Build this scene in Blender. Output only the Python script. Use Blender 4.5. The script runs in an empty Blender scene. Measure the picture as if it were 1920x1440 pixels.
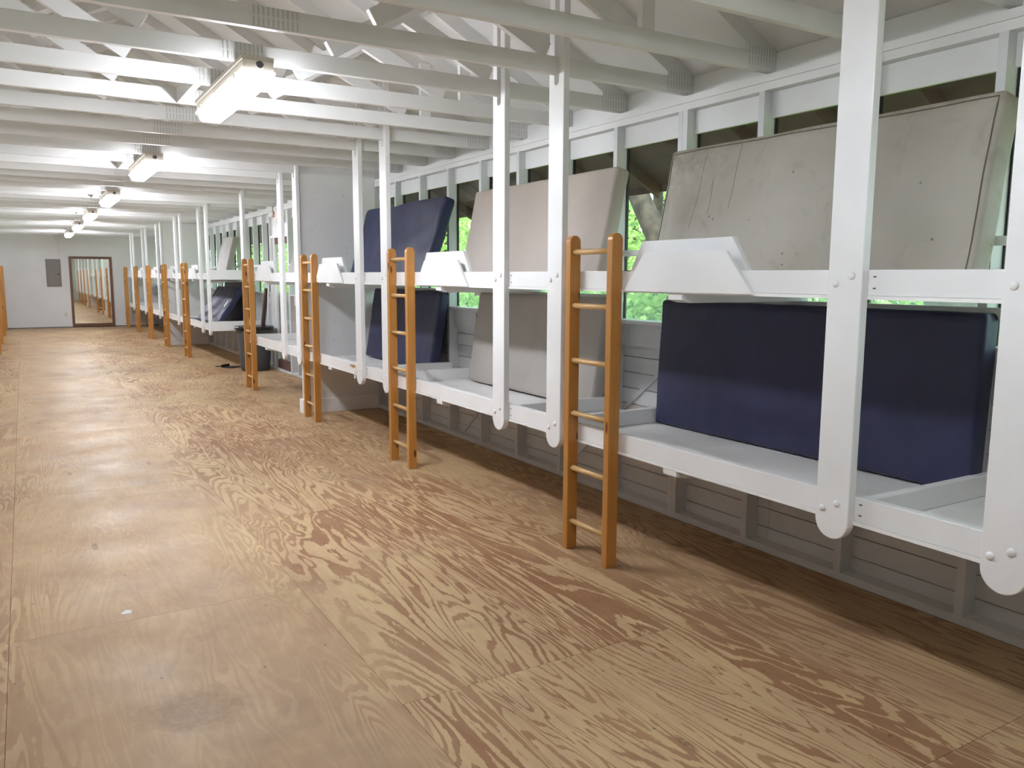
import bpy, bmesh, math, random
from mathutils import Vector, Matrix, noise
random.seed(7)
S = bpy.context.scene
COL = S.collection

# ------------------------------------------------------------------ camera
FPX, YAW, PITCH, ROLL, EYE = 1520.45, 0.53938, 0.13223, 0.00433, 1.4808
def camera():
    cy, sy, cp, sp = math.cos(YAW), math.sin(YAW), math.cos(PITCH), math.sin(PITCH)
    F = Vector((sy*cp, cy*cp, -sp)); Rt = Vector((cy, -sy, 0)); U = Rt.cross(F)
    r, u = Rt*math.cos(ROLL)+U*math.sin(ROLL), U*math.cos(ROLL)-Rt*math.sin(ROLL)
    M = Matrix((r, u, -F)).transposed().to_4x4(); M.translation = (0, 0, EYE)
    c = bpy.data.cameras.new('camera'); c.sensor_width = 36; c.lens = FPX/1920*36; c.clip_start = .02; c.clip_end = 300
    o = bpy.data.objects.new('camera', c); COL.objects.link(o); o.matrix_world = M
    S.camera = o
camera()

# ------------------------------------------------------------------ light and exposure
S.view_settings.view_transform = 'Standard'
S.view_settings.look = 'None'
S.view_settings.gamma = 1.0
S.view_settings.use_curve_mapping = False
S.view_settings.exposure = 0.0
S.cycles.diffuse_bounces = 6
S.cycles.max_bounces = 10
S.cycles.adaptive_threshold = .02
LAMP_STRENGTH = 90.0
W = bpy.data.worlds.new('sky'); S.world = W; W.use_nodes = True
W.node_tree.nodes['Background'].inputs[0].default_value = (.80, .92, 1.0, 1)
W.node_tree.nodes['Background'].inputs[1].default_value = 5.0
sun = bpy.data.lights.new('sun', 'SUN'); sun.energy = 9.0; sun.angle = .05; sun.color = (1, .95, .82)
so = bpy.data.objects.new('sun', sun); COL.objects.link(so)
so.rotation_euler = Vector((.55, .25, -.8)).to_track_quat('-Z', 'Y').to_euler()

# ------------------------------------------------------------------ layout numbers (metres)
CX = 1.01                       # centre line of the building
XW = 3.364                      # inner face of the right wall's studs
XP, XR = 2.487, 2.525           # front face of hanging posts, front face of bunk rails
T0, DT = 1.873, .6125           # truss / stud spacing
def T(k): return T0+DT*k
YF, YN = 25.95, -1.9            # far wall, wall behind the camera
ZC = 2.535                      # underside of the trusses
SL = .55                        # roof slope
def zroof(x): return 2.64+SL*(3.45-x if x > CX else x-(2*CX-3.45))

# ------------------------------------------------------------------ material helpers
def newmat(name):
    m = bpy.data.materials.new(name); m.use_nodes = True
    return m, m.node_tree.nodes, m.node_tree.links, m.node_tree.nodes['Principled BSDF']
class G:
    def __init__(s, m): s.N, s.L = m.node_tree.nodes, m.node_tree.links
    def n(s, t, **kw):
        x = s.N.new(t)
        for k, v in kw.items():
            if k.startswith('_'): setattr(x, k[1:], v)
        return x
    def put(s, sock, v):
        if hasattr(v, 'is_output') or isinstance(v, bpy.types.NodeSocket): s.L.new(v, sock)
        else: sock.default_value = v
    def coord(s, sc=(1, 1, 1), rnd=True, kind='Object'):
        tc = s.n('ShaderNodeTexCoord'); mp = s.n('ShaderNodeMapping'); s.L.new(tc.outputs[kind], mp.inputs['Vector'])
        if rnd:
            oi = s.n('ShaderNodeObjectInfo'); cb = s.n('ShaderNodeCombineXYZ'); mm = s.math('MULTIPLY', oi.outputs['Random'], 61.)
            for i in range(3): s.L.new(mm, cb.inputs[i])
            s.L.new(cb.outputs[0], mp.inputs['Location'])
        mp.inputs['Scale'].default_value = sc
        return mp.outputs[0]
    def math(s, op, a, b=0., c=None, clamp=False):
        x = s.n('ShaderNodeMath'); x.operation = op; x.use_clamp = clamp
        s.put(x.inputs[0], a); s.put(x.inputs[1], b)
        if c is not None: s.put(x.inputs[2], c)
        return x.outputs[0]
    def noise(s, v, scale=5., detail=2., rough=.5, dist=0.):
        x = s.n('ShaderNodeTexNoise'); s.L.new(v, x.inputs['Vector'])
        x.inputs['Scale'].default_value = scale; x.inputs['Detail'].default_value = detail
        x.inputs['Roughness'].default_value = rough; x.inputs['Distortion'].default_value = dist
        return x.outputs['Fac']
    def voro(s, v, scale=5.):
        x = s.n('ShaderNodeTexVoronoi'); s.L.new(v, x.inputs['Vector']); x.inputs['Scale'].default_value = scale
        return x.outputs['Distance']
    def ramp(s, f, a, b, lo=0., hi=1.):
        x = s.n('ShaderNodeMapRange'); s.put(x.inputs[0], f)
        for i, v in ((1, a), (2, b), (3, lo), (4, hi)): x.inputs[i].default_value = v
        return x.outputs[0]
    def mix(s, f, a, b):
        x = s.n('ShaderNodeMix'); x.data_type = 'RGBA'
        s.put(x.inputs[0], f)
        for i, v in ((6, a), (7, b)):
            s.put(x.inputs[i], v if isinstance(v, bpy.types.NodeSocket) else (*v, 1))
        return x.outputs[2]
    def bump(s, h, st=.2, d=.01):
        x = s.n('ShaderNodeBump'); x.inputs['Strength'].default_value = st; x.inputs['Distance'].default_value = d
        s.L.new(h, x.inputs['Height']); return x.outputs[0]

def paint(name, c, c2=None, rough=.38, vs=3., st=.12, fine=60.):
    m, N, L, b = newmat(name); g = G(m); v = g.coord()
    n = g.noise(v, vs, 3.); c2 = c2 or tuple(x*.93 for x in c)
    L.new(g.mix(g.ramp(n, .35, .65), c, c2), b.inputs['Base Color'])
    b.inputs['Roughness'].default_value = rough
    L.new(g.bump(g.noise(v, fine, 2.), st, .004), b.inputs['Normal'])
    return m
def plain(name, c, rough=.5, metal=0.):
    m, N, L, b = newmat(name); b.inputs['Base Color'].default_value = (*c, 1)
    b.inputs['Roughness'].default_value = rough; b.inputs['Metallic'].default_value = metal
    return m

def wood(name, c1, c2, knot, axis=2, rough=.35, kn=True):
    m, N, L, b = newmat(name); g = G(m)
    sc = [38., 38., 38.]; sc[axis] = 2.2
    v = g.coord(tuple(sc)); n = g.noise(v, 1., 3., .6, .4)
    col = g.mix(g.ramp(n, .3, .7), c1, c2)
    oi = g.n('ShaderNodeObjectInfo')
    col = g.mix(g.math('MULTIPLY', oi.outputs['Random'], .45), col, tuple(x*.72 for x in c2))
    if kn:
        ks = [30., 30., 30.]; ks[axis] = 9.
        kv = g.voro(g.coord(tuple(ks)), .42)
        col = g.mix(g.ramp(kv, .15, .10), col, knot)
    L.new(col, b.inputs['Base Color']); b.inputs['Roughness'].default_value = rough
    L.new(g.bump(n, .08, .003), b.inputs['Normal'])
    return m

def fabric(name, c1, c2, rough=.42, dirt=None):
    m, N, L, b = newmat(name); g = G(m); v = g.coord()
    n = g.noise(v, 2.2, 4., .55, .5)
    col = g.mix(g.ramp(n, .35, .68), c1, c2)
    if dirt:
        d1 = g.noise(v, 5., 5., .65, 1.2); col = g.mix(g.ramp(d1, .55, .8, 0., .5), col, dirt)
        sp = g.voro(v, 9.); col = g.mix(g.ramp(sp, .07, .03, 0., .8), col, tuple(x*.35 for x in dirt))
        sx = g.n('ShaderNodeSeparateXYZ'); L.new(g.coord(rnd=False), sx.inputs[0]); Y_, Z_ = sx.outputs[1], sx.outputs[2]
        blot = g.math('MULTIPLY', g.math('MULTIPLY', g.ramp(Y_, .35, .85), g.ramp(Z_, -.1, .33)), g.ramp(g.noise(v, 6., 5., .7, .8), .36, .62))
        col = g.mix(g.math('MULTIPLY', blot, .75), col, tuple(x*.8 for x in dirt))
        top = g.math('MULTIPLY', g.ramp(Z_, .33, .375), g.ramp(g.noise(v, 18., 3., .7), .35, .6)); col = g.mix(g.math('MULTIPLY', top, .6), col, dirt)
        for y0, kk, za, zb in ((.66, .10, -.1, .36), (.545, -.02, -.02, .2), (.40, .04, 0., .37)):  # crease lines, their shade drawn as thin dark strokes in the colour
            d = g.math('ABSOLUTE', g.math('SUBTRACT', Y_, g.math('ADD', g.math('MULTIPLY', Z_, -kk), y0)))
            ln = g.math('MULTIPLY', g.ramp(d, .0035, .0012), g.math('MULTIPLY', g.ramp(Z_, za, za+.03), g.ramp(Z_, zb, zb-.02)))
            col = g.mix(g.math('MULTIPLY', ln, .7), col, tuple(x*.4 for x in dirt))
        st = g.noise(g.coord((1, 1, .25)), 3., 3., .6, .3); col = g.mix(g.ramp(st, .60, .75, 0., .3), col, tuple(x*.7 for x in dirt))
    L.new(col, b.inputs['Base Color']); b.inputs['Roughness'].default_value = rough
    wr = g.noise(g.coord((1, 1, .6)), 5., 3., .5, 1.)
    L.new(g.bump(wr, .35, .02), b.inputs['Normal'])
    return m

def plywood_floor():
    m, N, L, b = newmat('plywood_floor'); g = G(m)
    own = g.n('ShaderNodeAttribute', _attribute_type='OBJECT', _attribute_name='grain').outputs['Fac']
    geo = g.n('ShaderNodeNewGeometry'); sp_ = g.n('ShaderNodeSeparateXYZ'); L.new(geo.outputs['Position'], sp_.inputs[0])
    path = g.math('ABSOLUTE', g.math('SUBTRACT', sp_.outputs[0], .42))          # trodden path along the aisle
    mp = g.n('ShaderNodeMapping'); L.new(geo.outputs['Position'], mp.inputs['Vector']); mp.inputs['Scale'].default_value = (1.5, .7, 1)
    wob = g.math('MULTIPLY', g.math('SUBTRACT', g.noise(mp.outputs[0], 1.6, 4., .62, .4), .5), 1.5)
    wear = g.math('ADD', g.math('ADD', g.ramp(path, .30, .95, .14, 1.), g.math('MULTIPLY', g.math('SUBTRACT', own, .5), .5)), wob)
    wear = g.math('MULTIPLY', g.math('MINIMUM', g.math('MAXIMUM', wear, .10), 1.), g.ramp(sp_.outputs[0], 2.0, 2.7, 1., .62))
    big = g.noise(g.coord((2.9, .40, 1)), 1., 3.2, .55, .75)
    jag = g.noise(g.coord((60, 11, 1)), 1., 4., .68)
    fine = g.noise(g.coord((75, 4.5, 1)), 1., 2., .5)
    v = g.math('ADD', big, g.math('MULTIPLY', g.math('SUBTRACT', jag, .5), .034))
    tri = g.math('PINGPONG', g.math('MULTIPLY', v, 23.), .5)
    wide = g.noise(g.coord((1.5, .45, 1)), 1.3, 3., .55)
    thr = g.ramp(wide, .32, .68, .07, .40)
    band = g.math('MULTIPLY', g.math('SUBTRACT', tri, thr), 30., clamp=True)
    patch = g.ramp(g.noise(g.coord((.9, .45, 1)), 1.5, 3., .6), .34, .52, .35, 1.)
    lo = g.ramp(wear, .3, .9, .55, 1.)
    pk = g.math('MULTIPLY', patch, lo)
    k = g.math('MULTIPLY', g.math('MULTIPLY', band, g.math('MAXIMUM', pk, g.ramp(wear, .5, 1., .15, .75))), g.ramp(wear, .2, .7, .28, 1.))
    light = g.mix(g.ramp(fine, .3, .7), (.530, .380, .215), (.465, .325, .178))
    dark = g.mix(g.ramp(jag, .3, .7), (.240, .118, .060), (.295, .154, .080))
    blotch = g.ramp(g.noise(g.coord((1.6, .9, 1)), 1.5, 4., .62), .42, .62, 0., .55)
    base = g.mix(blotch, light, (.385, .248, .148))
    base = g.mix(g.ramp(wear, .6, .15, 0., .75), base, g.mix(g.ramp(g.noise(g.coord((2.2, 1.5, 1)), 1.6, 5., .66), .38, .62), (.440, .298, .170), (.335, .208, .118)))
    col = g.mix(k, base, dark)
    vt = g.coord()
    scuff = g.ramp(g.noise(vt, 1.7, 5., .68, .4), .56, .78, 0., .45)
    col = g.mix(scuff, col, (.19, .125, .085))
    sp = g.ramp(g.voro(g.coord((1, 1, 0.)), 8.), .055, .030, 0., .75)
    col = g.mix(sp, col, (.07, .045, .03))
    streak = g.math('MULTIPLY', g.ramp(g.voro(g.coord((5, 1.3, 0.)), .9), .09, .05, 0., 1.), g.ramp(g.noise(vt, 30., 3., .7), .40, .60, .2, .8))
    col = g.mix(streak, col, (.14, .070, .038))
    sa = g.n('ShaderNodeAttribute', _attribute_type='OBJECT', _attribute_name='stain').outputs['Fac']
    sx = g.n('ShaderNodeSeparateXYZ'); L.new(g.coord(rnd=False), sx.inputs[0])
    dx = g.math('MULTIPLY', g.math('ADD', sx.outputs[0], .03), 1/.20); dy = g.math('MULTIPLY', g.math('SUBTRACT', sx.outputs[1], .31), 1/.17)
    rr = g.math('ADD', g.math('SQRT', g.math('ADD', g.math('MULTIPLY', dx, dx), g.math('MULTIPLY', dy, dy))), g.math('MULTIPLY', g.math('SUBTRACT', g.noise(vt, 11., 4., .7), .5), 1.3))
    col = g.mix(g.math('MULTIPLY', g.math('MULTIPLY', g.ramp(rr, 1.0, .55, 0., .6), sa), g.ramp(g.noise(vt, 30., 3., .7), .3, .6, .55, 1.)), col, (.215, .115, .055))
    L.new(col, b.inputs['Base Color'])
    rg = g.ramp(g.noise(vt, 2.5, 3.), .3, .7, .40, .58); L.new(rg, b.inputs['Roughness'])
    b.inputs['Specular IOR Level'].default_value = .20
    L.new(g.bump(g.math('ADD', g.math('MULTIPLY', k, .5), jag), .08, .002), b.inputs['Normal'])
    return m

def emis(name, c, st):
    m, N, L, b = newmat(name)
    b.inputs['Base Color'].default_value = (.9, .9, .88, 1)
    b.inputs['Emission Color'].default_value = (*c, 1); b.inputs['Emission Strength'].default_value = st
    return m
def glass(name, tint, refl=.06, haze=0.):
    m, N, L, b = newmat(name); N.remove(b)
    out = N['Material Output']; tr = N.new('ShaderNodeBsdfTransparent'); tr.inputs[0].default_value = (*tint, 1)
    gl = N.new('ShaderNodeBsdfGlossy'); gl.inputs['Roughness'].default_value = .03
    g = G(m); lw = N.new('ShaderNodeLayerWeight'); lw.inputs['Blend'].default_value = .5
    fr = g.math('MULTIPLY_ADD', g.math('POWER', lw.outputs['Facing'], 4.), .55, .02)
    mx = N.new('ShaderNodeMixShader'); L.new(fr, mx.inputs[0]); L.new(tr.outputs[0], mx.inputs[1]); L.new(gl.outputs[0], mx.inputs[2])
    last = mx.outputs[0]
    if haze:
        df = N.new('ShaderNodeBsdfTranslucent'); df.inputs[0].default_value = (.75, .9, .88, 1)
        m2 = N.new('ShaderNodeMixShader'); m2.inputs[0].default_value = haze
        L.new(last, m2.inputs[1]); L.new(df.outputs[0], m2.inputs[2]); last = m2.outputs[0]
    L.new(last, out.inputs[0]); return m
def leafmat(name, c1, c2):
    m, N, L, b = newmat(name); g = G(m)
    v = g.coord(kind='Object', rnd=False); n = g.noise(v, 6., 2.)
    col = g.mix(g.ramp(n, .35, .65), c1, c2)
    out = N['Material Output']; tl = N.new('ShaderNodeBsdfTranslucent'); L.new(col, tl.inputs[0]); L.new(col, b.inputs['Base Color'])
    b.inputs['Roughness'].default_value = .5
    mx = N.new('ShaderNodeMixShader'); mx.inputs[0].default_value = .5
    L.new(b.outputs[0], mx.inputs[1]); L.new(tl.outputs[0], mx.inputs[2]); L.new(mx.outputs[0], out.inputs[0])
    return m
def plate_mat():
    m, N, L, b = newmat('painted_nail_plate'); g = G(m)
    v = g.coord((1, 1, 1), rnd=False)
    sx = g.n('ShaderNodeSeparateXYZ'); L.new(v, sx.inputs[0])
    a = g.math('PINGPONG', g.math('MULTIPLY', sx.outputs[0], 1/.021), .5)
    c = g.math('PINGPONG', g.math('MULTIPLY', sx.outputs[2], 1/.055), .5)
    h = g.math('MULTIPLY', g.ramp(a, .26, .46), g.ramp(c, .04, .14))
    L.new(g.mix(g.math('MULTIPLY', h, .42), (.74, .735, .73), (.30, .29, .28)), b.inputs['Base Color'])
    b.inputs['Roughness'].default_value = .45
    L.new(g.bump(h, .6, .004), b.inputs['Normal'])
    return m

M = dict(
    white=paint('white_gloss_paint', (.82, .82, .825), rough=.33),
    ceil=paint('white_ceiling_paint', (.77, .765, .76), (.72, .715, .71), .45),
    wall=paint('pale_grey_wall_paint', (.70, .705, .72), (.64, .645, .66), .42),
    leftwall=paint('grey_left_wall_paint', (.50, .50, .51), rough=.5),  # unseen left wall, darkened to reduce the light it bounces back
    drywall=paint('white_drywall_paint', (.76, .755, .755), (.71, .705, .705), .6, vs=1.2),
    deck=paint('worn_white_deck_paint', (.87, .87, .865), (.80, .795, .785), .4, vs=5.),
    stile=wood('orange_pine', (.58, .275, .070), (.48, .205, .045), (.13, .032, .010), 2, .3),
    rung=wood('pale_dowel_wood', (.66, .43, .19), (.55, .33, .13), (.2, .1, .04), 1, .35, False),
    navy=fabric('navy_vinyl', (.017, .019, .058), (.025, .028, .080), .46),
    beige=fabric('beige_vinyl', (.44, .375, .325), (.40, .34, .295), .45),
    taupe=fabric('taupe_vinyl', (.40, .365, .335), (.36, .33, .30), .45),
    dirty=fabric('soiled_beige_vinyl', (.43, .40, .345), (.38, .35, .295), .55, dirt=(.23, .20, .15)),
    seam=plain('seam_cord', (.13, .10, .075), .7),
    floor=plywood_floor(),
    lens_dim=emis('dimmer_lit_lens', (.945, .985, 1.06), LAMP_STRENGTH*.50),  # lens of the unseen overhead fixture, dimmed to hold back the near floor
    lens=emis('lit_lens', (.945, .985, 1.06), LAMP_STRENGTH),
    housing=plain('beige_fixture_housing', (.62, .55, .47), .5),
    knock=plain('dark_grey_knockout', (.10, .095, .10), .5),
    glass=glass('window_glass', (.93, .98, .95)),
    glass2=glass('hazy_lower_glass', (.86, .96, .93), haze=.10),
    brown=paint('brown_stained_boards', (.150, .074, .068), (.105, .054, .050), .7),
    frame=wood('mirror_frame_wood', (.19, .085, .045), (.14, .06, .03), (.05, .02, .01), 2, .45, False),
    panel=paint('grey_brown_panel_paint', (.205, .175, .16), rough=.45),
    dark=plain('near_black_plastic', (.012, .012, .013), .5),
    can=paint('dark_grey_plastic', (.070, .076, .082), (.058, .063, .068), .5, st=.05),
    liner=plain('black_bin_liner', (.008, .009, .012), .25),
    red=emis('sign_red', (.85, .14, .04), .6),
    signw=plain('sign_white', (.78, .74, .70), .5),
    ivory=plain('ivory_plastic', (.62, .55, .42), .4),
    paper=plain('white_paper', (.82, .83, .86), .6),
    stick=plain('dark_brown_wood', (.055, .028, .018), .5),
    bark=paint('grey_brown_bark', (.070, .055, .044), (.028, .022, .018), .9, vs=9., st=.9, fine=22.),
    leaf=leafmat('bright_green_leaves', (.27, .45, .12), (.47, .62, .24)),
    leaf2=leafmat('deep_green_leaves', (.11, .22, .070), (.20, .35, .11)),
    soil=paint('leaf_litter_ground', (.22, .20, .11), (.16, .20, .07), .95),
    plate=plate_mat(),
    tag=plain('white_tag', (.85, .85, .84), .6),
    log=paint('pale_log_end', (.62, .58, .48), (.42, .36, .26), .8, vs=14.),
    cord=plain('white_cable', (.72, .70, .66), .5),
)
mm, N_, L_, b_ = newmat('mirror_glass'); b_.inputs['Metallic'].default_value = 1; b_.inputs['Roughness'].default_value = .015
b_.inputs['Base Color'].default_value = (.82, .84, .78, 1); M['mirror'] = mm

# ------------------------------------------------------------------ mesh helpers
def link(name, me, mat=None, parent=None, loc=(0, 0, 0)):
    o = bpy.data.objects.new(name, me); COL.objects.link(o)
    if mat is not None and not me.materials: me.materials.append(mat)
    loc = Vector(loc)
    if parent is not None:
        o.parent = parent; loc = loc-WORLD[parent.name]
    o.location = loc; WORLD[o.name] = loc+(WORLD[parent.name] if parent else Vector())
    return o
WORLD = {}
def tag(o, label=None, cat=None, group=None, kind=None):
    if label: o['label'] = label
    if cat: o['category'] = cat
    if group: o['group'] = group
    if kind: o['kind'] = kind
    return o
def thing(name, label, cat, loc, group=None):
    o = bpy.data.objects.new(name, None); COL.objects.link(o); o.location = loc; o.empty_display_size = .1
    WORLD[o.name] = Vector(loc)
    return tag(o, label, cat, group)
_cache = {}
def boxmesh(dx, dy, dz, mat, bev=.0):
    key = (round(dx, 4), round(dy, 4), round(dz, 4), mat.name, bev)
    if key in _cache: return _cache[key]
    bm = bmesh.new(); bmesh.ops.create_cube(bm, size=1)
    bmesh.ops.scale(bm, vec=(dx, dy, dz), verts=bm.verts)
    if bev:
        bmesh.ops.bevel(bm, geom=bm.edges[:], offset=bev, segments=2, profile=.5, affect='EDGES')
    me = bpy.data.meshes.new('box'); bm.to_mesh(me); bm.free(); me.materials.append(mat)
    _cache[key] = me; return me
def box(name, x0, x1, y0, y1, z0, z1, mat, parent=None, bev=0.):
    return link(name, boxmesh(x1-x0, y1-y0, z1-z0, mat, bev), None, parent, ((x0+x1)/2, (y0+y1)/2, (z0+z1)/2))
def mx(x, side):               # mirror an X about the building's centre line
    return x if side > 0 else 2*CX-x
def sbox(name, x0, x1, y0, y1, z0, z1, mat, parent=None, side=1, bev=0.):
    if side < 0: x0, x1 = 2*CX-x1, 2*CX-x0
    return box(name, x0, x1, y0, y1, z0, z1, mat, parent, bev)
def prism_mesh(pts, d, axis, mat, bev=0., key=None):
    """closed outline pts (a,b) extruded by d along axis: 'X' -> (y,z) outline, 'Y' -> (x,z), 'Z' -> (x,y)"""
    if key and key in _cache: return _cache[key]
    bm = bmesh.new()
    def P(a, b, t): return {'X': (t, a, b), 'Y': (a, t, b), 'Z': (a, b, t)}[axis]
    v0 = [bm.verts.new(P(a, b, -d/2)) for a, b in pts]; v1 = [bm.verts.new(P(a, b, d/2)) for a, b in pts]
    n = len(pts); bm.faces.new(v0); bm.faces.new(v1[::-1])
    for i in range(n): bm.faces.new((v0[i], v1[i], v1[(i+1) % n], v0[(i+1) % n]))
    bmesh.ops.recalc_face_normals(bm, faces=bm.faces)
    if bev:
        es = [e for e in bm.edges if abs(e.calc_face_angle(0)) > .9]
        bmesh.ops.bevel(bm, geom=es, offset=bev, segments=2, profile=.5, affect='EDGES')
    bmesh.ops.triangulate(bm, faces=[f for f in bm.faces if len(f.verts) > 4])
    me = bpy.data.meshes.new('prism'); bm.to_mesh(me); bm.free(); me.materials.append(mat)
    if key: _cache[key] = me
    return me
def tube_mesh(pts, radii, mat, seg=10, caps=True):
    vs, fs = [], []
    pts = [Vector(p) for p in pts]
    for i, p in enumerate(pts):
        d = (pts[min(i+1, len(pts)-1)]-pts[max(i-1, 0)]).normalized()
        a = d.orthogonal().normalized() if i == 0 else (a-d*a.dot(d)).normalized()
        b = d.cross(a); r = radii[i] if isinstance(radii, (list, tuple)) else radii
        for j in range(seg):
            t = 2*math.pi*j/seg; vs.append(p+a*math.cos(t)*r+b*math.sin(t)*r)
    for i in range(len(pts)-1):
        for j in range(seg):
            k = (j+1) % seg; fs.append((i*seg+j, i*seg+k, (i+1)*seg+k, (i+1)*seg+j))
    if caps:
        fs.append(tuple(range(seg-1, -1, -1))); fs.append(tuple((len(pts)-1)*seg+j for j in range(seg)))
    me = bpy.data.meshes.new('tube'); me.from_pydata(vs, [], fs); me.materials.append(mat)
    me.polygons.foreach_set('use_smooth', [True]*len(me.polygons)); me.update()
    return me
def lathe_mesh(prof, mat, seg=32, smooth=True):
    vs, fs = [], []
    for r, z in prof:
        for j in range(seg):
            t = 2*math.pi*j/seg; vs.append((r*math.cos(t), r*math.sin(t), z))
    for i in range(len(prof)-1):
        for j in range(seg):
            k = (j+1) % seg; fs.append((i*seg+j, i*seg+k, (i+1)*seg+k, (i+1)*seg+j))
    fs.append(tuple(range(seg-1, -1, -1)))
    fs.append(tuple((len(prof)-1)*seg+j for j in range(seg)))
    me = bpy.data.meshes.new('lathe'); me.from_pydata(vs, [], fs); me.materials.append(mat)
    me.polygons.foreach_set('use_smooth', [smooth]*len(me.polygons)); me.update()
    return me
ORD = ['nearest', 'second', 'third', 'fourth', 'fifth', 'sixth', 'seventh', 'eighth', 'ninth', 'tenth', 'eleventh']

# ================================================================== SETTING
# ------------------------------------------------------------------ floor
floor = tag(box('floor', 2*CX-3.6, 3.6, YN-.1, YF+.1, -.10, -.024, M['dark']), kind='structure', label='plywood sheet floor of the bunkhouse')
cols = [(-1.363, -.143, 1.27, .5), (-.143, 1.04, 1.27, .5), (1.04, 2.262, .03, .6), (2.262, 3.36, 1.33, .5)]
for ci, (xa, xb, off, gr) in enumerate(cols):
    y = off-2*2.44
    while y < YF:
        a, b = max(y, YN), min(y+2.44, YF)
        if b > YN+.05:
            o = box('plywood_sheet', xa+.0007, xb-.0007, a+.0009, b-.0009, -.024, 0, M['floor'], floor)
            o['stain'] = 1. if ci == 1 and a < 2.8 < b else 0.
            o['grain'] = max(.12, min(1., gr+random.uniform(-.10, .10)))
        y += 2.44

# ------------------------------------------------------------------ right wall
wr = tag(box('wall_right', 3.478, 3.50, YN, YF, 0, 1.19, M['wall']), kind='structure', label='open stud wall with painted siding and a window in every bay')
DOOR = (12.05, 13.07)
def insec(y0, y1): return not (y1 < DOOR[0]-.02 or y0 > DOOR[1]+.02)
segs = [(YN, DOOR[0]-.04), (DOOR[1]+.04, YF)]
for a, b in segs:
    box('sole_plate', XW, XW+.089, a, b, 0, .038, M['wall'], wr)
    # horizontal siding, board by board
    z = .0
    while z < 1.0:
        y = a
        while y < b-.1:
            y2 = min(b, y+4.9)
            box('siding_board', 3.453+random.uniform(-.0015, .0015), 3.478, y+.001, y2-.001, z+.0025, z+.1035, M['wall'], wr)
            y = y2
        z += .106
    box('window_sill', XW-.006, 3.50, a, b, 1.178, 1.200, M['wall'], wr)
    box('frieze_board', 3.418, 3.440, a, b, 1.028, 1.178, M['wall'], wr)
box('top_plate', XW, XW+.089, YN, YF, 2.482, 2.520, M['white'], wr)
box('top_plate', XW+.001, XW+.089, YN, YF, 2.440, 2.4805, M['white'], wr)
box('blocking_board', 3.440, 3.459, YN, YF, 2.520, 2.640, M['white'], wr)
studs = []
for k in range(-6, 40):
    y = T(k)
    if y > YF-.03 or y < YN or insec(y, y): continue
    studs.append(y)
    box('stud', XW, XW+.089, y-.019, y+.019, .038, 2.440, M['wall'], wr)
box('stud', XW, XW+.089, T(3)-.0585, T(3)-.0205, .038, 2.440, M['wall'], wr)
for y in (DOOR[0]-.019, DOOR[1]+.019):
    box('stud', XW, XW+.089, y-.019, y+.019, 0, 2.440, M['wall'], wr); studs.append(y)
studs = sorted(set(studs+[YN+.0, YF]))
# guard bar across the studs above the upper bunks
for a, b in ((YN, 8.53), (8.68, DOOR[0]), (DOOR[1]+.04, 18.3), (18.5, YF)):
    box('guard_bar', XW-.019, XW-.0005, a, b, 1.610, 1.648, M['white'], wr)
# window panes, one window in every bay
wn = 0
for a, b in zip(studs[:-1], studs[1:]):
    if b-a < .2 or (a > DOOR[0]-.1 and b < DOOR[1]+.1): continue
    wn += 1
    if b > T(3)-.1 and b < T(3)+.1: b -= .04
    w = tag(box('window_%d' % wn, 3.424, 3.443, a+.0195, b-.0195, 2.309, 2.4395, M['white']), kind='structure', label='window bay between studs with header board and glass')
    box('pane', 3.4550, 3.4590, a+.022, b-.022, 1.52, 2.309, M['glass'], w)
    box('lower_pane', 3.4552, 3.4592, a+.022, b-.022, 1.202, 1.515, M['glass2'], w)
    box('sash_rail', 3.452, 3.464, a+.022, b-.022, 1.513, 1.523, M['dark'], w)
    for y in (a+.0200, b-.0280): box('sash_edge', 3.446, 3.464, y, y+.008, 1.202, 2.309, M['dark'], w)
# small latch blocks on the frieze
for k in (3, 7, 20, 21, 22, 23, 24):
    y = T(k)+.13
    box('latch_block', 3.392, 3.418, y, y+.075, 1.036, 1.156, M['wall'], wr)
    box('latch_slot', 3.396, 3.4175, y-.012, y-.0005, 1.040, 1.150, M['panel'], wr)
# diagonal let-in braces
for y0, z0, y1, z1 in ((3.73, 1.02, 5.02, .02), (6.20, .38, 6.66, .02)):
    L = math.hypot(y1-y0, z1-z0)
    br = link('diagonal_brace', boxmesh(.012, L, .030, M['wall']), None, wr, (3.446, (y0+y1)/2, (z0+z1)/2))
    br.rotation_euler.x = math.atan2(z1-z0, y1-y0)
# wall over and around the door
box('door_header_panel', 3.40, 3.42, DOOR[0], DOOR[1], 2.09, 2.2400, M['white'], wr)
box('door_header_panel', 3.40, 3.42, DOOR[0], DOOR[1], 2.2410, 2.4395, M['white'], wr)

# ------------------------------------------------------------------ door
d1 = tag(box('door_1', 3.40, 3.44, DOOR[0]+.04, DOOR[0]+.16, .03, 2.05, M['white']), kind='structure', label='white glazed exit door behind the bunks')
box('door_stile', 3.40, 3.44, DOOR[1]-.16, DOOR[1]-.04, .03, 2.05, M['white'], d1)
box('door_rail', 3.40, 3.44, DOOR[0]+.161, DOOR[1]-.161, 1.96, 2.05, M['brown'], d1)
box('door_rail', 3.40, 3.44, DOOR[0]+.161, DOOR[1]-.161, .03, .16, M['brown'], d1)
box('door_pane', 3.418, 3.422, DOOR[0]+.161, DOOR[1]-.161, .161, 1.959, M['glass'], d1)
box('threshold_light_strip', 3.36, 3.52, DOOR[0], DOOR[1], .001, .02, M['paper'], d1)  # threshold coloured white to show the strip of light under the door
box('door_jamb', 3.372, 3.398, DOOR[0]+.001, DOOR[0]+.038, .02, 2.09, M['white'], d1)
box('door_jamb', 3.372, 3.398, DOOR[1]-.038, DOOR[1]-.001, .02, 2.09, M['white'], d1)
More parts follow.
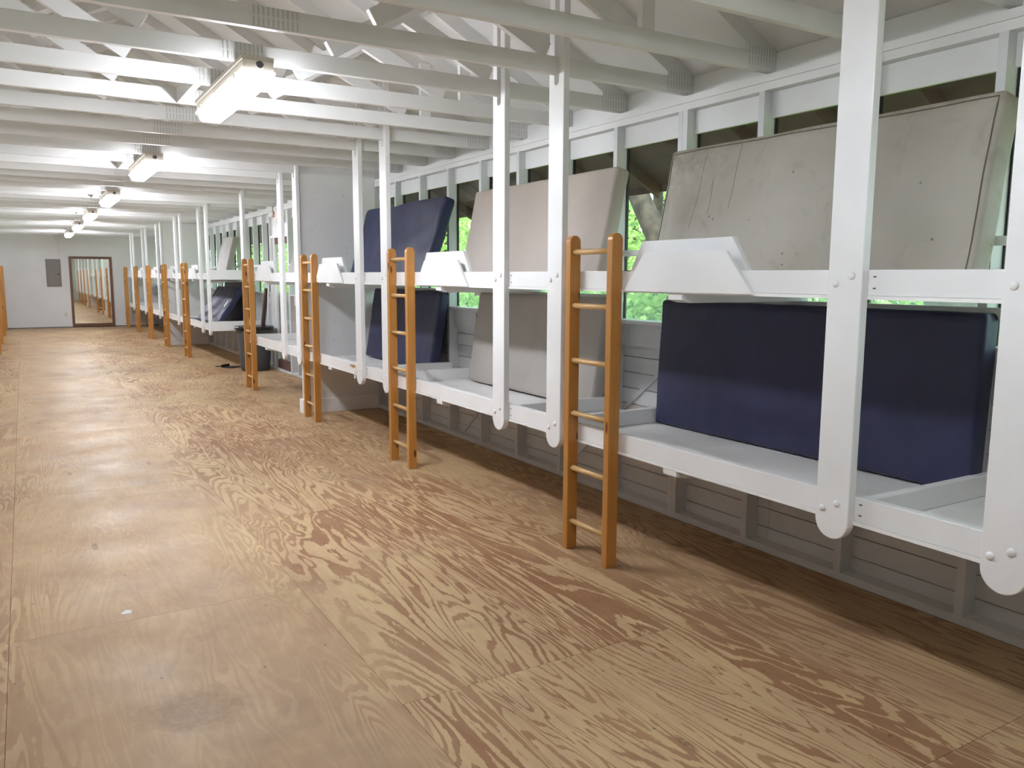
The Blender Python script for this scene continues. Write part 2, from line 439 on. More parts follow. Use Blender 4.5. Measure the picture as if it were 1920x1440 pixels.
box('head_jamb', 3.372, 3.398, DOOR[0]+.039, DOOR[1]-.039, 2.052, 2.089, M['white'], d1)

# ------------------------------------------------------------------ other walls
wf = tag(box('wall_far', 2*CX-3.5, 3.50, YF, YF+.10, 0, 4.05, M['drywall']), kind='structure', label='white end wall with mirror and electrical panel')
tag(box('baseboard_far', 2*CX-XW, XW, YF-.006, YF-.0005, .001, .022, M['knock']), kind='structure', label='thin dark strip along the foot of the end wall')
tag(box('wall_near', 2*CX-3.5, 3.50, YN-.10, YN, 0, 4.05, M['drywall']), kind='structure', label='white end wall behind the viewer')
xl = 2*CX-3.453
wl = tag(box('wall_left', xl-.05, xl, YN, YF, 0, 1.85, M['leftwall']), kind='structure', label='unseen left stud wall, boarded up to a narrow window strip')  # out of view; boarding raised this high to cut daylight from the left
box('upper_panel', xl-.05, xl, YN, YF, 2.31, 2.64, M['wall'], wl)
box('top_plate', xl, xl+.089, YN, YF, 2.44, 2.52, M['white'], wl)
box('sole_plate', xl, xl+.089, YN, YF, 0, .038, M['wall'], wl)
for k in range(-6, 40):
    if YN < T(k) < YF: box('stud', xl, xl+.089, T(k)-.019, T(k)+.019, .038, 2.44, M['wall'], wl)
w = tag(box('window_%d' % (wn+1), xl-.03, xl-.026, YN, YF, 1.85, 2.31, M['glass']), kind='structure', label='long glazed strip of the left wall')  # glazing kept to a narrow strip to limit daylight

# ------------------------------------------------------------------ roof and trusses
def slab(name, xa, xb, ya, yb, off, th, mat, parent, side):
    """sloped slab following the roof between xa and xb, its underside 'off' above the roof line"""
    za, zb = zroof(xa)+off, zroof(xb)+off
    pts = [(mx(xa, side), za), (mx(xb, side), zb), (mx(xb, side), zb+th), (mx(xa, side), za+th)]
    return link(name, prism_mesh(pts, yb-ya, 'Y', mat), None, parent, (0, (ya+yb)/2, 0))
ceil = tag(slab('ceiling', CX, 3.462, YN, YF, 0., .015, M['ceil'], None, 1), kind='structure', label='white painted roof boards and trusses')
slab('roof_slope', CX, 3.462, YN, YF, 0., .015, M['ceil'], ceil, -1)
eave = slab('eave_boards', 3.464, 4.28, YN, YF, 0., .015, M['brown'], ceil, 1)
slab('eave_boards', 3.464, 4.28, YN, YF, 0., .015, M['brown'], ceil, -1)
for s in (1, -1):
    slab('roof_covering', CX, 4.30, YN-.3, YF+.3, .02, .03, M['brown'], ceil, s)
    sbox('eave_fascia', 4.281, 4.300, YN-.2, YF+.2, zroof(4.28)-.05, zroof(4.28)+.015, M['brown'], ceil, s)
cs = math.cos(math.atan(SL)); TH = .089/cs
def strut(p, q, w=.089, d=.038, key=None, mat=None):
    """board in the XZ plane from p to q, width w, thickness d along Y"""
    (xa, za), (xb, zb) = p, q; L = math.hypot(xb-xa, zb-za); nx, nz = -(zb-za)/L*w/2, (xb-xa)/L*w/2
    return prism_mesh([(xa+nx, za+nz), (xb+nx, zb+nz), (xb-nx, zb-nz), (xa-nx, za-nz)], d, 'Y', mat or M['ceil'], key=key)
POSTK = {-1, 0, 3, 4, 7, 8, 11, 12, 15, 19, 20, 23, 24, 27, 28, 31, 32, 35, 36}
zt = ZC+.089
for k in range(-5, 40):
    y = T(k)
    if y > YF-.03: continue
    tr = link('truss', boxmesh(2*(3.45-CX)-.01, .038, .089, M['ceil'], .003), None, ceil, (CX, y, ZC+.0445))
    for s in (1, -1):
        key = ('topchord', s)
        if key in _cache: me = _cache[key]
        else:
            xa, xb = CX+.001*0, 3.438
            pts = [(mx(xa, s), zroof(xa)-.001), (mx(xb, s), zroof(xb)-.001), (mx(xb, s), max(zt+.0005, zroof(xb)-TH)), (mx(3.28, s), zt+.0005), (mx(xa, s), zroof(xa)-TH)]
            me = _cache[key] = prism_mesh(pts, .038, 'Y', M['ceil'])
        link('top_chord', me, None, tr, (0, y, 0))
        # W webs
        for i, (p, q) in enumerate((((1.46, zt+.03), (2.30, zroof(2.30)-TH-.005)), ((2.42, zt+.02), (1.75, 2.96)))):
            if i == 1 and s < 0: continue
            link('web', strut((mx(p[0], s), p[1]), (mx(q[0], s), q[1]), d=.034 if i else .036, key=('web', i, s)), None, tr, (0, y, 0))
        if k not in POSTK:
            x = mx(2.575, s)
            link('hanger', boxmesh(.075, .036, zroof(2.575)-TH-zt-.03, M['ceil']), None, tr, (x, y, (zt+zroof(2.575)-TH-.03)/2))
        # pressed nail plates at the heel
        link('nail_plate', boxmesh(.19, .0015, .13, M['plate']), None, tr, (mx(3.335, s), y-.0205, ZC+.069))
    link('nail_plate', boxmesh(.22, .0015, .085, M['plate']), None, tr, (CX, y-.0200, ZC+.046))
for k in range(-1, 18):
    slab('rafter_tail', 3.47, 4.27, T(k)-.019, T(k)+.019, -.10, .099, M['brown'], ceil, 1)

# ------------------------------------------------------------------ partitions between bunk sections
for n, (k, lab) in enumerate(((11, 'near'), (27, 'far'))):
    y = T(k)-.055
    p = tag(box('wall_partition_%d' % (n+1), 2.532, XW-.0005, y, y+.11, 0, ZC-.002, M['drywall']), kind='structure', label='white partition standing across the %s end of the bunks' % lab)
    box('baseboard', 2.533, XW-.002, y-.015, y-.0005, .001, .152, M['white'], p, .003)
    box('end_cap', 2.500, 2.5315, y-.015, y+.125, .001, .150, M['white'], p, .003)
    for dx, z in ((.18, 2.35), (.47, 2.33), (.62, 2.30), (.12, 1.95), (.53, 1.86), (.50, 1.72), (.33, .78), (.34, .98)):
        link('screw_head', boxmesh(.008, .002, .008, M['panel']), None, p, (2.53+dx, y-.0012, z))

# ================================================================== BUNKS
def post_mesh(ztop):
    key = ('post', ztop)
    if key in _cache: return _cache[key]
    w, r, sl = .070, .070, .0205
    zb = .528
    pts = [(-w, ztop)]
    for i in range(0, 15):
        t = math.pi+math.pi*i/14; pts.append((w*math.cos(t), zb+.072+.072*math.sin(t)))
    pts += [(w, ztop), (sl, ztop)]
    for i in range(0, 9):
        t = -math.pi*i/8; pts.append((sl*math.cos(t), 2.505+sl*math.sin(t)))
    pts += [(-sl, ztop)]
    me = _cache[key] = prism_mesh(pts, .038, 'X', M['white'], bev=.004)
    return me
bolt_me = lathe_mesh([(.0135, 0), (.0130, .003), (.0105, .006), (.0060, .008), (.0008, .0087)], M['white'], 14)
def hanging_post(k, side, label):
    y = T(k); x = mx(XP+.019, side)
    t = thing('hanging_post', label, 'post', (x, y, .528), 'white posts hanging from the trusses')
    link('board', post_mesh(3.03), None, t, (x, y, 0))
    for dy, z in ((.036, 1.459), (-.028, 1.487), (.039, .638), (-.021, .667)):
        b = link('bolt', bolt_me, None, t, (mx(XP, side), y+dy, z)); b.rotation_euler.y = -math.pi/2*side
    return t
pair_names = ['first', 'second', 'third', 'fourth', 'fifth', 'sixth', 'seventh', 'eighth', 'ninth', 'tenth']
right_posts = [(-1, 0, 'near'), (0, 0, 'far'), (3, 1, 'near'), (4, 1, 'far'), (7, 2, 'near'), (8, 2, 'far'), (11, 3, 'near'), (12, 3, 'far'), (15, 4, 'only'),
               (19, 5, 'near'), (20, 5, 'far'), (23, 6, 'near'), (24, 6, 'far'), (27, 7, 'near'), (28, 7, 'far'), (31, 8, 'near'), (32, 8, 'far'), (35, 9, 'near'), (36, 9, 'far')]
for k, n, w in right_posts:
    if w == 'only': lab = 'single white hanging post just before the gap with the grey bin'
    elif n == 0: lab = 'large white hanging post %s' % ('cut by the right edge of the picture' if w == 'near' else 'with rounded foot crossing the nearest navy mattress')
    else: lab = '%s white post of the %s hanging pair in the right row' % (w+'er' if w == 'near' else 'farther', pair_names[n])
    hanging_post(k, 1, lab)
LP = [36, 35, 32, 31, 28, 27, 24, 23, 20, 19, 16, 15, 12, 11, 8, 7, 4, 3]
CARD = ['first', 'second', 'third', 'fourth', 'fifth', 'sixth', 'seventh', 'eighth', 'ninth', 'tenth', 'eleventh', 'twelfth', 'thirteenth', 'fourteenth', 'fifteenth', 'sixteenth', 'seventeenth', 'eighteenth']
for i, k in enumerate(LP):
    hanging_post(k, -1, '%s white hanging post from the end wall in the left row' % CARD[i])

joist_pts = [(XR-.004, .004), (3.362, .004), (3.362, -.036), (XR+.050, -.036), (XR-.004, -.022)]
def platform(k0, k1, level, side, label, start=None, guard=True, group=None, ends=(True, True)):
    """bunk platform from truss k0 (far post of one pair) to truss k1 (near post of the next), plus the open box up to the following post"""
    z = .607 if level == 'lower' else 1.418
    y0 = T(k0)-.12 if start is None else start
    y1 = T(k1)+.035
    t = thing('bunk_platform', label, 'bunk', (mx(2.9, side), (y0+y1)/2, z-.05), group or '%s bunk platforms' % level)
    ya = y0+.09
    sbox('rail', XR, XR+.038, ya, y1-.0005, z, z+.090, M['white'], t, side, .003)
    sbox('deck', XR-.006, XW-.001, ya, y1-.0005, z-.013, z-.0005, M['deck'], t, side)
    sbox('divider', XR+.0385, XW-.021, y0+.001, y0+.039, z+.0005, z+.088, M['white'], t, side, .003)
    sbox('divider', XR+.0385, XW-.021, T(k1)-.005, T(k1)+.033, z, z+.088, M['white'], t, side, .003)
    sbox('back_rail', XW-.0205, XW-.002, y0+.04, T(k1)-.006, z, z+.060, M['white'], t, side)
    ym = (T(k0)+T(k1))/2-.01
    pts = [(mx(a, side), b) for a, b in joist_pts]
    link('joist', prism_mesh(pts, .089, 'Y', M['white'], key=('joist', side)), None, t, (0, ym, z-.018))
    sbox('ledger', XW-.0385, XW-.001, y0, y1-.001, z-.103, z-.0545, M['white'], t, side)
    if guard:
        n = T(k1)
        out = [(n-1.395, z-.008), (n-.572, z-.008), (n-.722, z+.172), (n-1.244, z+.172)]
        inn = [(n-1.375, z+.0), (n-.50, z+.0), (n-.64, z+.232), (n-1.222, z+.232)]
        link('outer_guard_board', prism_mesh([(a-n, b) for a, b in out], .019, 'X', M['white'], .003, key=('og', z)), None, t, (mx(XR-.0100, side), n, 0))
        link('inner_guard_board', prism_mesh([(a-n, b) for a, b in inn], .028, 'X', M['white'], .004, key=('ig', z)), None, t, (mx(XR+.0525, side), n, 0))
    return t
def box_section(k0, k1, level, side, label):
    """short open storage tray between the two posts of a pair"""
    z = .607 if level == 'lower' else 1.418
    y0, y1 = T(k0)+.036, T(k1)-.0305
    t = thing('storage_tray', label, 'tray', (mx(2.9, side), (y0+y1)/2, z-.05), '%s trays between post pairs' % level)
    sbox('rail', XR, XR+.038, y0, y1, z, z+.090, M['white'], t, side, .003)
    sbox('deck', XR-.006, XW-.001, y0, y1, z-.013, z-.0005, M['deck'], t, side)
    for zz in (z+.066, z+.026):
        link('nail_head', boxmesh(.002, .010, .005, M['knock']), None, t, (mx(XR-.0008, side), y1-.062, zz))
    return t
bays = [(0, 3), (4, 7), (8, 11), (12, 15), (20, 23), (24, 27), (28, 31), (32, 35), (36, 39)]
for i, (a, b) in enumerate(bays):
    for lv in ('lower', 'upper'):
        extra = '' if lv == 'lower' else ' with trapezoid guard boards'
        lab = '%s white bunk platform in the %s bay of the right row%s' % (lv, ORD[i], extra)
        platform(a, b, lv, 1, lab, guard=(lv == 'upper'))
for a, b, n in ((-1, 0, 'first'), (3, 4, 'second'), (7, 8, 'third'), (11, 12, 'fourth'), (23, 24, 'sixth'), (27, 28, 'seventh'), (31, 32, 'eighth'), (35, 36, 'ninth')):
    for lv in ('lower', 'upper'):
        if a == 11: continue
        box_section(a, b, lv, 1, '%s open tray between the %s pair of white posts' % (lv, n))
for lv in ('lower', 'upper'):                           # free end of the section beyond the door gap
    z = .607 if lv == 'lower' else 1.418
    y0, y1 = T(19)-.075, T(20)-.0305
    t = thing('storage_tray', '%s end tray beside the gap with the grey bin' % lv, 'tray', (2.9, y0, z-.05), '%s trays between post pairs' % lv)
    box('rail', XR, XR+.038, y0+.0385, y1, z, z+.090, M['white'], t, .003)
    box('end_board', XR, XW-.021, y0, y0+.038, z-.013, z+.14, M['white'], t, .003)
    box('deck', XR-.006, XW-.001, y0+.0385, y1, z-.013, z-.0005, M['deck'], t)
for lv in ('lower', 'upper'):                           # tray on the far side of the near partition
    z = .607 if lv == 'lower' else 1.418
    y0, y1 = T(11)+.072, T(12)-.0305
    t = thing('storage_tray', '%s tray on the far side of the near white partition' % lv, 'tray', (2.9, y0, z-.05), '%s trays between post pairs' % lv)
    box('rail', XR, XR+.038, y0, y1, z, z+.090, M['white'], t, .003)
    box('deck', XR-.006, XW-.001, y0, y1, z-.013, z-.0005, M['deck'], t)
t = thing('wooden_peg', 'small white peg under the bunk rail by the third post pair', 'peg', (2.51, 6.96, .56))
box('peg', 2.508, 2.5185, 6.945, 6.968, .560, .655, M['white'], t, .002)
box('bare_end', 2.512, 2.5185, 6.969, 7.075, .660, .680, M['stile'], t, .002)
# left row, only the far end comes into the picture
for i, (a, b) in enumerate([(k, k+3) for k in range(36, -1, -4)]):
    for lv in ('lower', 'upper'):
        platform(a, b, lv, -1, '%s white bunk platform in the %s bay from the end wall, left row' % (lv, CARD[i]), guard=(lv == 'upper'))

# ------------------------------------------------------------------ ladders
def stile_mesh():
    w, h = .033, 1.692
    pts = [(-w, .0), (w, .0), (w, h-.033)]
    for i in range(1, 9):
        t = math.pi*i/9; pts.append((w*math.cos(t), h-.033+.033*math.sin(t)))
    pts.append((-w, h-.033))
    return prism_mesh(pts, .043, 'Y', M['stile'], bev=.004, key='stile')
def ladder(y, side, label):
    x = mx(2.4915, side)
    t = thing('bunk_ladder', label, 'ladder', (x, y+.2, 0), 'pine ladders of the bunks')
    for dy in (.0215, .374): link('stile', stile_mesh(), None, t, (x, y+dy, 0))
    me = _cache.get('rung') or tube_mesh([(0, -.174, 0), (0, .174, 0)], .0145, M['rung'], 12); _cache['rung'] = me
    for z in (.160, .457, .756, 1.040, 1.328, 1.606):
        link('rung', me, None, t, (x-.006*side, y+.1978, z))
lad = [3.166, 5.641, 7.985, 10.615]+[T(k)-.50 for k in (23, 27, 31, 35, 39)]
for i, y in enumerate(lad):
    ladder(y, 1, '%s orange pine ladder from the camera in the right row' % ORD[i] if i else 'nearest and largest orange pine ladder, leaning on the near bunk')
for k, n in ((27, 'leftmost and nearest'), (31, 'second'), (35, 'third'), (39, 'farthest')):
    ladder(T(k)-.50, -1, '%s orange pine ladder of the left row' % n)

# ------------------------------------------------------------------ mattresses
def mattress(label, y0, y1, zb, xbot, xtop, mat, h=.745, th=.11, seam=False, wr=.004, seed=0, sag=0., name='mattress'):
    """stands on its long edge at z=zb, front face from xbot at the foot to xtop at the top"""
    L = y1-y0; ang = math.asin(max(-1, min(1, (xtop-xbot)/h)))
    bm = bmesh.new(); bmesh.ops.create_cube(bm, size=1); bmesh.ops.scale(bm, vec=(th, L, h), verts=bm.verts)
    bmesh.ops.bevel(bm, geom=bm.edges[:], offset=.022, segments=3, profile=.5, affect='EDGES')
    for ax, step in ((1, .06), (2, .06)):
        n = int((L, h)[ax-1]/step)
        for i in range(1, n):
            c = Vector((0, 0, 0)); c[ax] = -((L, h)[ax-1])/2+i*((L, h)[ax-1])/n; nn = Vector((0, 0, 0)); nn[ax] = 1
            bmesh.ops.bisect_plane(bm, geom=bm.verts[:]+bm.edges[:]+bm.faces[:], plane_co=c, plane_no=nn)
    def disp(co):
        q = Vector((co.x*2, co.y*2.1+seed*7.3, co.z*2.6))
        return wr*1.6*noise.noise(q*1.3)+wr*.9*noise.noise(q*3.1)+sag*math.cos(co.y/L*math.pi)*(co.z/h)
    for v in bm.verts:
        q = Vector((v.co.x*2, v.co.y*2.1+seed*7.3, v.co.z*2.6))
        v.co.x += wr*1.6*noise.noise(q*1.3)+wr*.9*noise.noise(q*3.1)
        if abs(v.co.z) > h/2-.03: v.co.z += wr*1.2*noise.noise(Vector((v.co.y*2.5+seed, 0, 5)))
        v.co.x += sag*math.cos(v.co.y/L*math.pi)*(v.co.z/h)
    for f in bm.faces: f.smooth = True
    me = bpy.data.meshes.new('mattress'); bm.to_mesh(me); bm.free(); me.materials.append(mat)
    # centre of the box when its lower front edge sits at (xbot, zb)
    c = Vector((xbot, (y0+y1)/2, zb+.001))+Vector((math.cos(ang)*th/2+math.sin(ang)*h/2, 0, -math.sin(ang)*th/2+math.cos(ang)*h/2))
    c.z += math.sin(ang)*th
    o = thing(name, label, 'mattress', (c.x, c.y, zb), 'foam mattresses propped on the bunks')
    p = link('cover', me, None, o, c); p.rotation_euler.y = ang
    if seam:
        r = .003
        for sx in (-1,):
            cor = [(-1, -1), (1, -1), (1, 1), (-1, 1), (-1, -1)]; pts = []
            for (a0, b0), (a1, b1) in zip(cor[:-1], cor[1:]):
                for i in range(24):
                    f = i/24; p_ = Vector((sx*th/2, (a0+(a1-a0)*f)*(L/2-.024), (b0+(b1-b0)*f)*(h/2-.024)))
                    p_.x += disp(p_)-.0005; pts.append(p_)
            pts.append(pts[0])
            s_ = link('piping', tube_mesh(pts, r, M['seam'], 6), None, o, c); s_.rotation_euler.y = ang
    return o
ZL, ZU = .607, 1.418
mattress('navy vinyl mattress standing on the nearest lower bunk', 1.785, 3.690, ZL, 3.205, 3.238, M['navy'], .735, seed=1, wr=.003)
mattress('stained beige mattress propped on the nearest upper bunk', 1.775, 3.640, ZU, 3.085, 3.240, M['dirty'], .765, th=.125, seam=True, seed=2, wr=.006)
mattress('clean pinkish beige mattress propped on the second upper bunk', 4.140, 6.010, ZU, 3.085, 3.240, M['beige'], .745, seed=3, wr=.003)
mattress('taupe mattress standing on the second lower bunk', 4.235, 5.970, ZL, 3.135, 3.252, M['taupe'], .735, th=.098, seed=4, wr=.003)
mattress('wrinkled navy mattress propped on the third upper bunk', 6.560, 8.470, ZU, 3.010, 3.235, M['navy'], .770, seed=5, wr=.011, sag=.02)
mattress('navy mattress standing on the third lower bunk', 6.690, 8.330, ZL, 3.130, 3.250, M['navy'], .735, th=.098, seed=6, wr=.006)
mattress('beige mattress glimpsed beyond the near partition on the upper bunk', 9.30, 11.02, ZU, 3.05, 3.240, M['taupe'], .745, seed=7)
mattress('beige mattress propped on the fifth upper bunk of the right row', 15.05, 16.02-.12, ZU, 3.06, 3.235, M['taupe'], .745, seed=8)
m5 = mattress('navy mattress propped against the wall on the fifth lower bunk', 14.10, 15.86, ZL, 3.12, 3.235, M['navy'], .735, seed=9)
m6 = mattress('tilted navy mattress with white tag leaning in front of another on the fifth lower bunk', 14.06, 15.80, ZL, 2.70, 3.095, M['navy'], .735, seed=10, wr=.012)
tg = link('care_tag', boxmesh(.004, .07, .12, M['tag']), None, m6, (2.885, 14.15, 1.00)); tg.rotation_euler = (.5, .55, 0)
mattress('dark navy mattress on an upper bunk close to the end wall', 22.0, 23.9-.72, ZU, 3.02, 3.235, M['navy'], .745, seed=11)

# ================================================================== FITTINGS
def light_fixture(yc, label, dimmed=False):
    t = thing('ceiling_light', label, 'ceiling light', (1.035, yc, ZC), 'fluorescent fixtures down the middle of the ceiling')
    box('mounting_board', .968, 1.122, yc-.60, yc+.64, ZC-.0215, ZC-.0015, M['housing'], t)
    kk = round((yc-T0)/DT)
    box('blocking', .885, .923, T(kk)+.0195, T(kk+1)-.0195, ZC-.001, ZC+.0885, M['ceil'], t)
    pts = [(-.074, -.022), (.074, -.022), (.074, -.072), (-.074, -.072)]
    h = link('housing', prism_mesh(pts, 1.22, 'Y', M['housing'], .004, key='housing'), None, t, (1.045, yc, ZC))
    # prismatic lens: a wide lip, tapering to a narrower bottom with sloping ends
    key = 'lens'
    if key not in _cache:
        vs = []; L = .612
        for z, w, l in ((-.0725, .078, L), (-.082, .080, L+.003), (-.088, .070, L-.008), (-.124, .060, L-.030), (-.136, .046, L-.050)):
            vs += [(-w, -l, z), (w, -l, z), (w, l, z), (-w, l, z)]
        fs = [(0, 1, 2, 3)]
        for i in range(4):
            for j in range(4):
                a, b = i*4+j, i*4+(j+1) % 4; fs.append((a, a+4, b+4, b))
        fs.append((19, 18, 17, 16))
        me = bpy.data.meshes.new('lens'); me.from_pydata(vs, [], fs); me.materials.append(M['lens']); me.update(); _cache[key] = me
    ln = _cache[key]
    if dimmed: ln = ln.copy(); ln.materials.clear(); ln.materials.append(M['lens_dim'])
    link('lens', ln, None, t, (1.045, yc, ZC))
    kn = link('knockout', lathe_mesh([(.019, 0), (.019, .004), (.016, .006)], M['knock'], 16), None, t, (1.050, yc-.611, ZC-.045)); kn.rotation_euler.x = math.pi/2
    for s in (-1, 1):
        for dy in (-.45, 0, .45):
            box('latch_clip', 1.045+s*.079-.004, 1.045+s*.079+.004, yc+dy-.015, yc+dy+.015, ZC-.090, ZC-.060, M['housing'], t)
light_fixture(1.098, 'lit ceiling fixture overhead, above the upper edge of the picture', True)  # out of view; its lens runs at reduced strength
for i in range(6):
    light_fixture(4.76+3.662*i, ('nearest and largest lit ceiling fixture' if i == 0 else '%s lit ceiling fixture from the camera' % ORD[i]) if i < 5 else 'farthest lit ceiling fixture, close to the end wall')

# mirror
t = thing('framed_mirror', 'tall wood framed mirror standing against the end wall', 'mirror', (1.655, YF-.02, 0))
xa, xb, zb_, zt_ = 1.115, 2.195, .030, 1.975
box('mirror_glass', xa+.06, xb-.06, YF-.022, YF-.012, zb_+.07, zt_-.06, M['mirror'], t)
box('backing', xa+.01, xb-.01, YF-.0115, YF-.007, zb_+.01, zt_-.01, M['stick'], t)
box('frame_stile', xa, xa+.068, YF-.034, YF-.0225, zb_, zt_, M['frame'], t, .003)
box('frame_stile', xb-.068, xb, YF-.034, YF-.0225, zb_, zt_, M['frame'], t, .003)
box('frame_rail', xa+.0685, xb-.0685, YF-.034, YF-.0225, zt_-.068, zt_, M['frame'], t, .003)
box('frame_rail', xa+.0685, xb-.0685, YF-.034, YF-.0225, zb_, zb_+.075, M['frame'], t, .003)
box('foot_block', xa+.005, xb-.005, YF-.034, YF-.0065, .0005, zb_-.0005, M['stick'], t)
# electrical panel
t = thing('electrical_panel', 'grey brown electrical panel cover on the end wall left of the mirror', 'panel', (.735, YF-.02, 1.5))
box('cover', .555, .915, YF-.028, YF-.0005, 1.14, 1.89, M['panel'], t, .004)
box('door', .585, .885, YF-.036, YF-.0285, 1.18, 1.79, M['panel'], t, .004)
link('latch', boxmesh(.045, .010, .035, M['dark'], .003), None, t, (.845, YF-.0412, 1.48))
t = thing('wall_outlet', 'small ivory wall outlet beside the foot of the mirror', 'outlet', (.975, YF-.01, .36))
box('plate', .940, 1.010, YF-.007, YF-.0005, .30, .415, M['ivory'], t, .002)
for z in (.335, .382): box('socket', .960, .990, YF-.0085, YF-.0072, z-.013, z+.013, M['signw'], t)
# loose cables hanging by the last lamp
pts1 = [(.80, YF-.05, 2.52), (.83, YF-.05, 2.42), (.87, YF-.05, 2.33), (.90, YF-.05, 2.20), (.915, YF-.05, 2.05)]
pts2 = [(.90, YF-.06, 2.52), (.89, YF-.06, 2.42), (.895, YF-.06, 2.33)]
t = thing('loose_cable', 'thin pale cable dangling from the ceiling in front of the end wall', 'cable', (.85, YF-.05, 2.52))
link('strand', tube_mesh(pts1, .006, M['cord'], 6), None, t, (0, 0, 0)); link('strand', tube_mesh(pts2, .006, M['cord'], 6), None, t, (0, 0, 0))

# exit sign with emergency head
t = thing('exit_sign', 'lit exit sign with emergency lamp above the side door', 'sign', (3.38, 12.32, 2.36))
box('sign_box', 3.335, 3.3985, 12.26, 12.60, 2.262, 2.478, M['signw'], t, .004)
fc = bpy.data.curves.new('exit_text', 'FONT'); fc.body = 'EXIT'; fc.size = .15; fc.extrude = .002; fc.align_x = 'CENTER'; fc.align_y = 'CENTER'
fo = bpy.data.objects.new('exit_text', fc); COL.objects.link(fo)
bpy.context.view_layer.update()
me = bpy.data.meshes.new_from_object(fo.evaluated_get(bpy.context.evaluated_depsgraph_get())); bpy.data.objects.remove(fo)
me.materials.clear(); me.materials.append(M['red'])
lo = link('lettering', me, None, t, (3.332, 12.43, 2.37)); lo.rotation_euler = (math.pi/2, 0, -math.pi/2); tag(lo, 'red EXIT lettering')
hd = link('lamp_head', lathe_mesh([(.030, 0), (.048, .03), (.052, .06), (.047, .066)], M['signw'], 20), None, t, (3.36, 12.72, 2.39)); hd.rotation_euler = (0, -math.pi/2+.2, .3)
box('lamp_arm', 3.362, 3.3985, 12.6005, 12.74, 2.365, 2.395, M['signw'], t)
link('cord', tube_mesh([(3.35, 12.62, 2.40), (3.32, 12.65, 2.45), (3.33, 12.68, 2.51), (3.36, 12.70, 2.518)], .006, M['panel'], 6), None, t, (0, 0, 0))

# rubbish bin
t = thing('rubbish_bin', 'dark grey round plastic bin standing by the side door', 'bin', (3.05, 12.95, 0))
link('body', lathe_mesh([(.195, .001), (.215, .012), (.225, .10), (.262, .58), (.266, .60), (.274, .602), (.276, .655), (.292, .660), (.294, .685), (.280, .688), (.262, .670), (.250, .58), (.205, .05), (.02, .045)], M['can'], 40), None, t, (3.05, 12.95, 0))
for s in (-1, 1):
    a = .9 if s > 0 else .9+math.pi
    c = Vector((3.05+.283*math.cos(a), 12.95+.283*math.sin(a), .575))
    b = link('handle', boxmesh(.05, .13, .085, M['can'], .012), None, t, c); b.rotation_euler.z = a
link('liner', lathe_mesh([(.281, .6885), (.2955, .6900), (.297, .640), (.2945, .640), (.2935, .6875), (.281, .6870)], M['liner'], 40), None, t, (3.05, 12.95, 0))
# dustpan-like black object on the floor
t = thing('dustpan', 'flat black dustpan lying on the floor left of the bin', 'dustpan', (2.83, 13.55, 0))
pts = [(-.13, -.10), (.13, -.10), (.10, .12), (.03, .14), (.03, .30), (-.03, .30), (-.03, .14), (-.10, .12)]
dp = link('pan', prism_mesh(pts, .012, 'Z', M['dark'], .003), None, t, (2.80, 13.50, .0075)); dp.rotation_euler.z = .7
lip = link('back_lip', boxmesh(.20, .012, .035, M['dark'], .003), None, t, (2.80-.12*math.sin(.7), 13.50+.12*math.cos(.7), .031)); lip.rotation_euler.z = .7
# sticks leaning on the wall by the bin
def leaning(name, label, cat, p0, p1, w, d, mat):
    p0, p1 = Vector(p0), Vector(p1); v = p1-p0
    o = link(name, boxmesh(w, d, v.length, mat, .003), None, None, (p0+p1)/2); o.rotation_euler = v.to_track_quat('Z', 'X').to_euler()
    return tag(o, label, cat)
leaning('wooden_stick', 'dark brown flat stick leaning against the wall behind the bin', 'stick', (3.20, 13.36, .03), (3.320, 13.17, 1.27), .035, .06, M['stick'])
leaning('white_plank', 'white plank leaning against the wall behind the bin', 'plank', (3.28, 13.17, .03), (3.344, 13.16, 1.36), .019, .089, M['white'])
# paper scrap on the floor
pm = bpy.data.meshes.new('scrap'); pm.from_pydata([(-.02, -.008, .001), (.018, -.012, .001), (.024, .006, .006), (.002, .014, .008), (-.018, .010, .002)], [], [(0, 1, 2, 3, 4)]); pm.materials.append(M['paper'])
sm = link('paper_scrap', pm, None, None, (.296, 3.80, 0)); sm.modifiers.new('thick', 'SOLIDIFY').thickness = .001
tag(sm, 'tiny white paper scrap on the plywood floor', 'paper')

# ================================================================== OUTSIDE
tag(box('outside_ground', -40, 60, -30, 80, -1.1, -.6, M['soil']), kind='structure', label='wooded ground outside')
def leaves(cloud, n, size, mat, name, parent, rnd, kind='stuff'):
    vs, fs = [], []
    for i in range(n):
        c, r = rnd.choice(cloud)
        while True:
            p = Vector((rnd.uniform(-1, 1), rnd.uniform(-1, 1), rnd.uniform(-1, 1)))
            if p.length < 1: break
        p = Vector((c[0]+p.x*r[0], c[1]+p.y*r[1], c[2]+p.z*r[2]))
        d = Vector((rnd.gauss(0, 1), rnd.gauss(0, 1), rnd.gauss(-.5, .6))).normalized(); s = size*rnd.uniform(.6, 1.3)
        a = d.orthogonal().normalized(); a.rotate(Matrix.Rotation(rnd.uniform(0, 6.28), 3, d)); nrm = d.cross(a)
        b = len(vs)
        vs += [p, p+d*s*.45+a*s*.30+nrm*s*.06, p+d*s, p+d*s*.45-a*s*.30+nrm*s*.06]
        fs += [(b, b+1, b+2), (b, b+2, b+3)]
    me = bpy.data.meshes.new('leaves'); me.from_pydata(vs, [], fs); me.materials.append(mat); me.update()
    o = link(name, me, None, parent, (0, 0, 0)); tag(o, kind=kind); return o
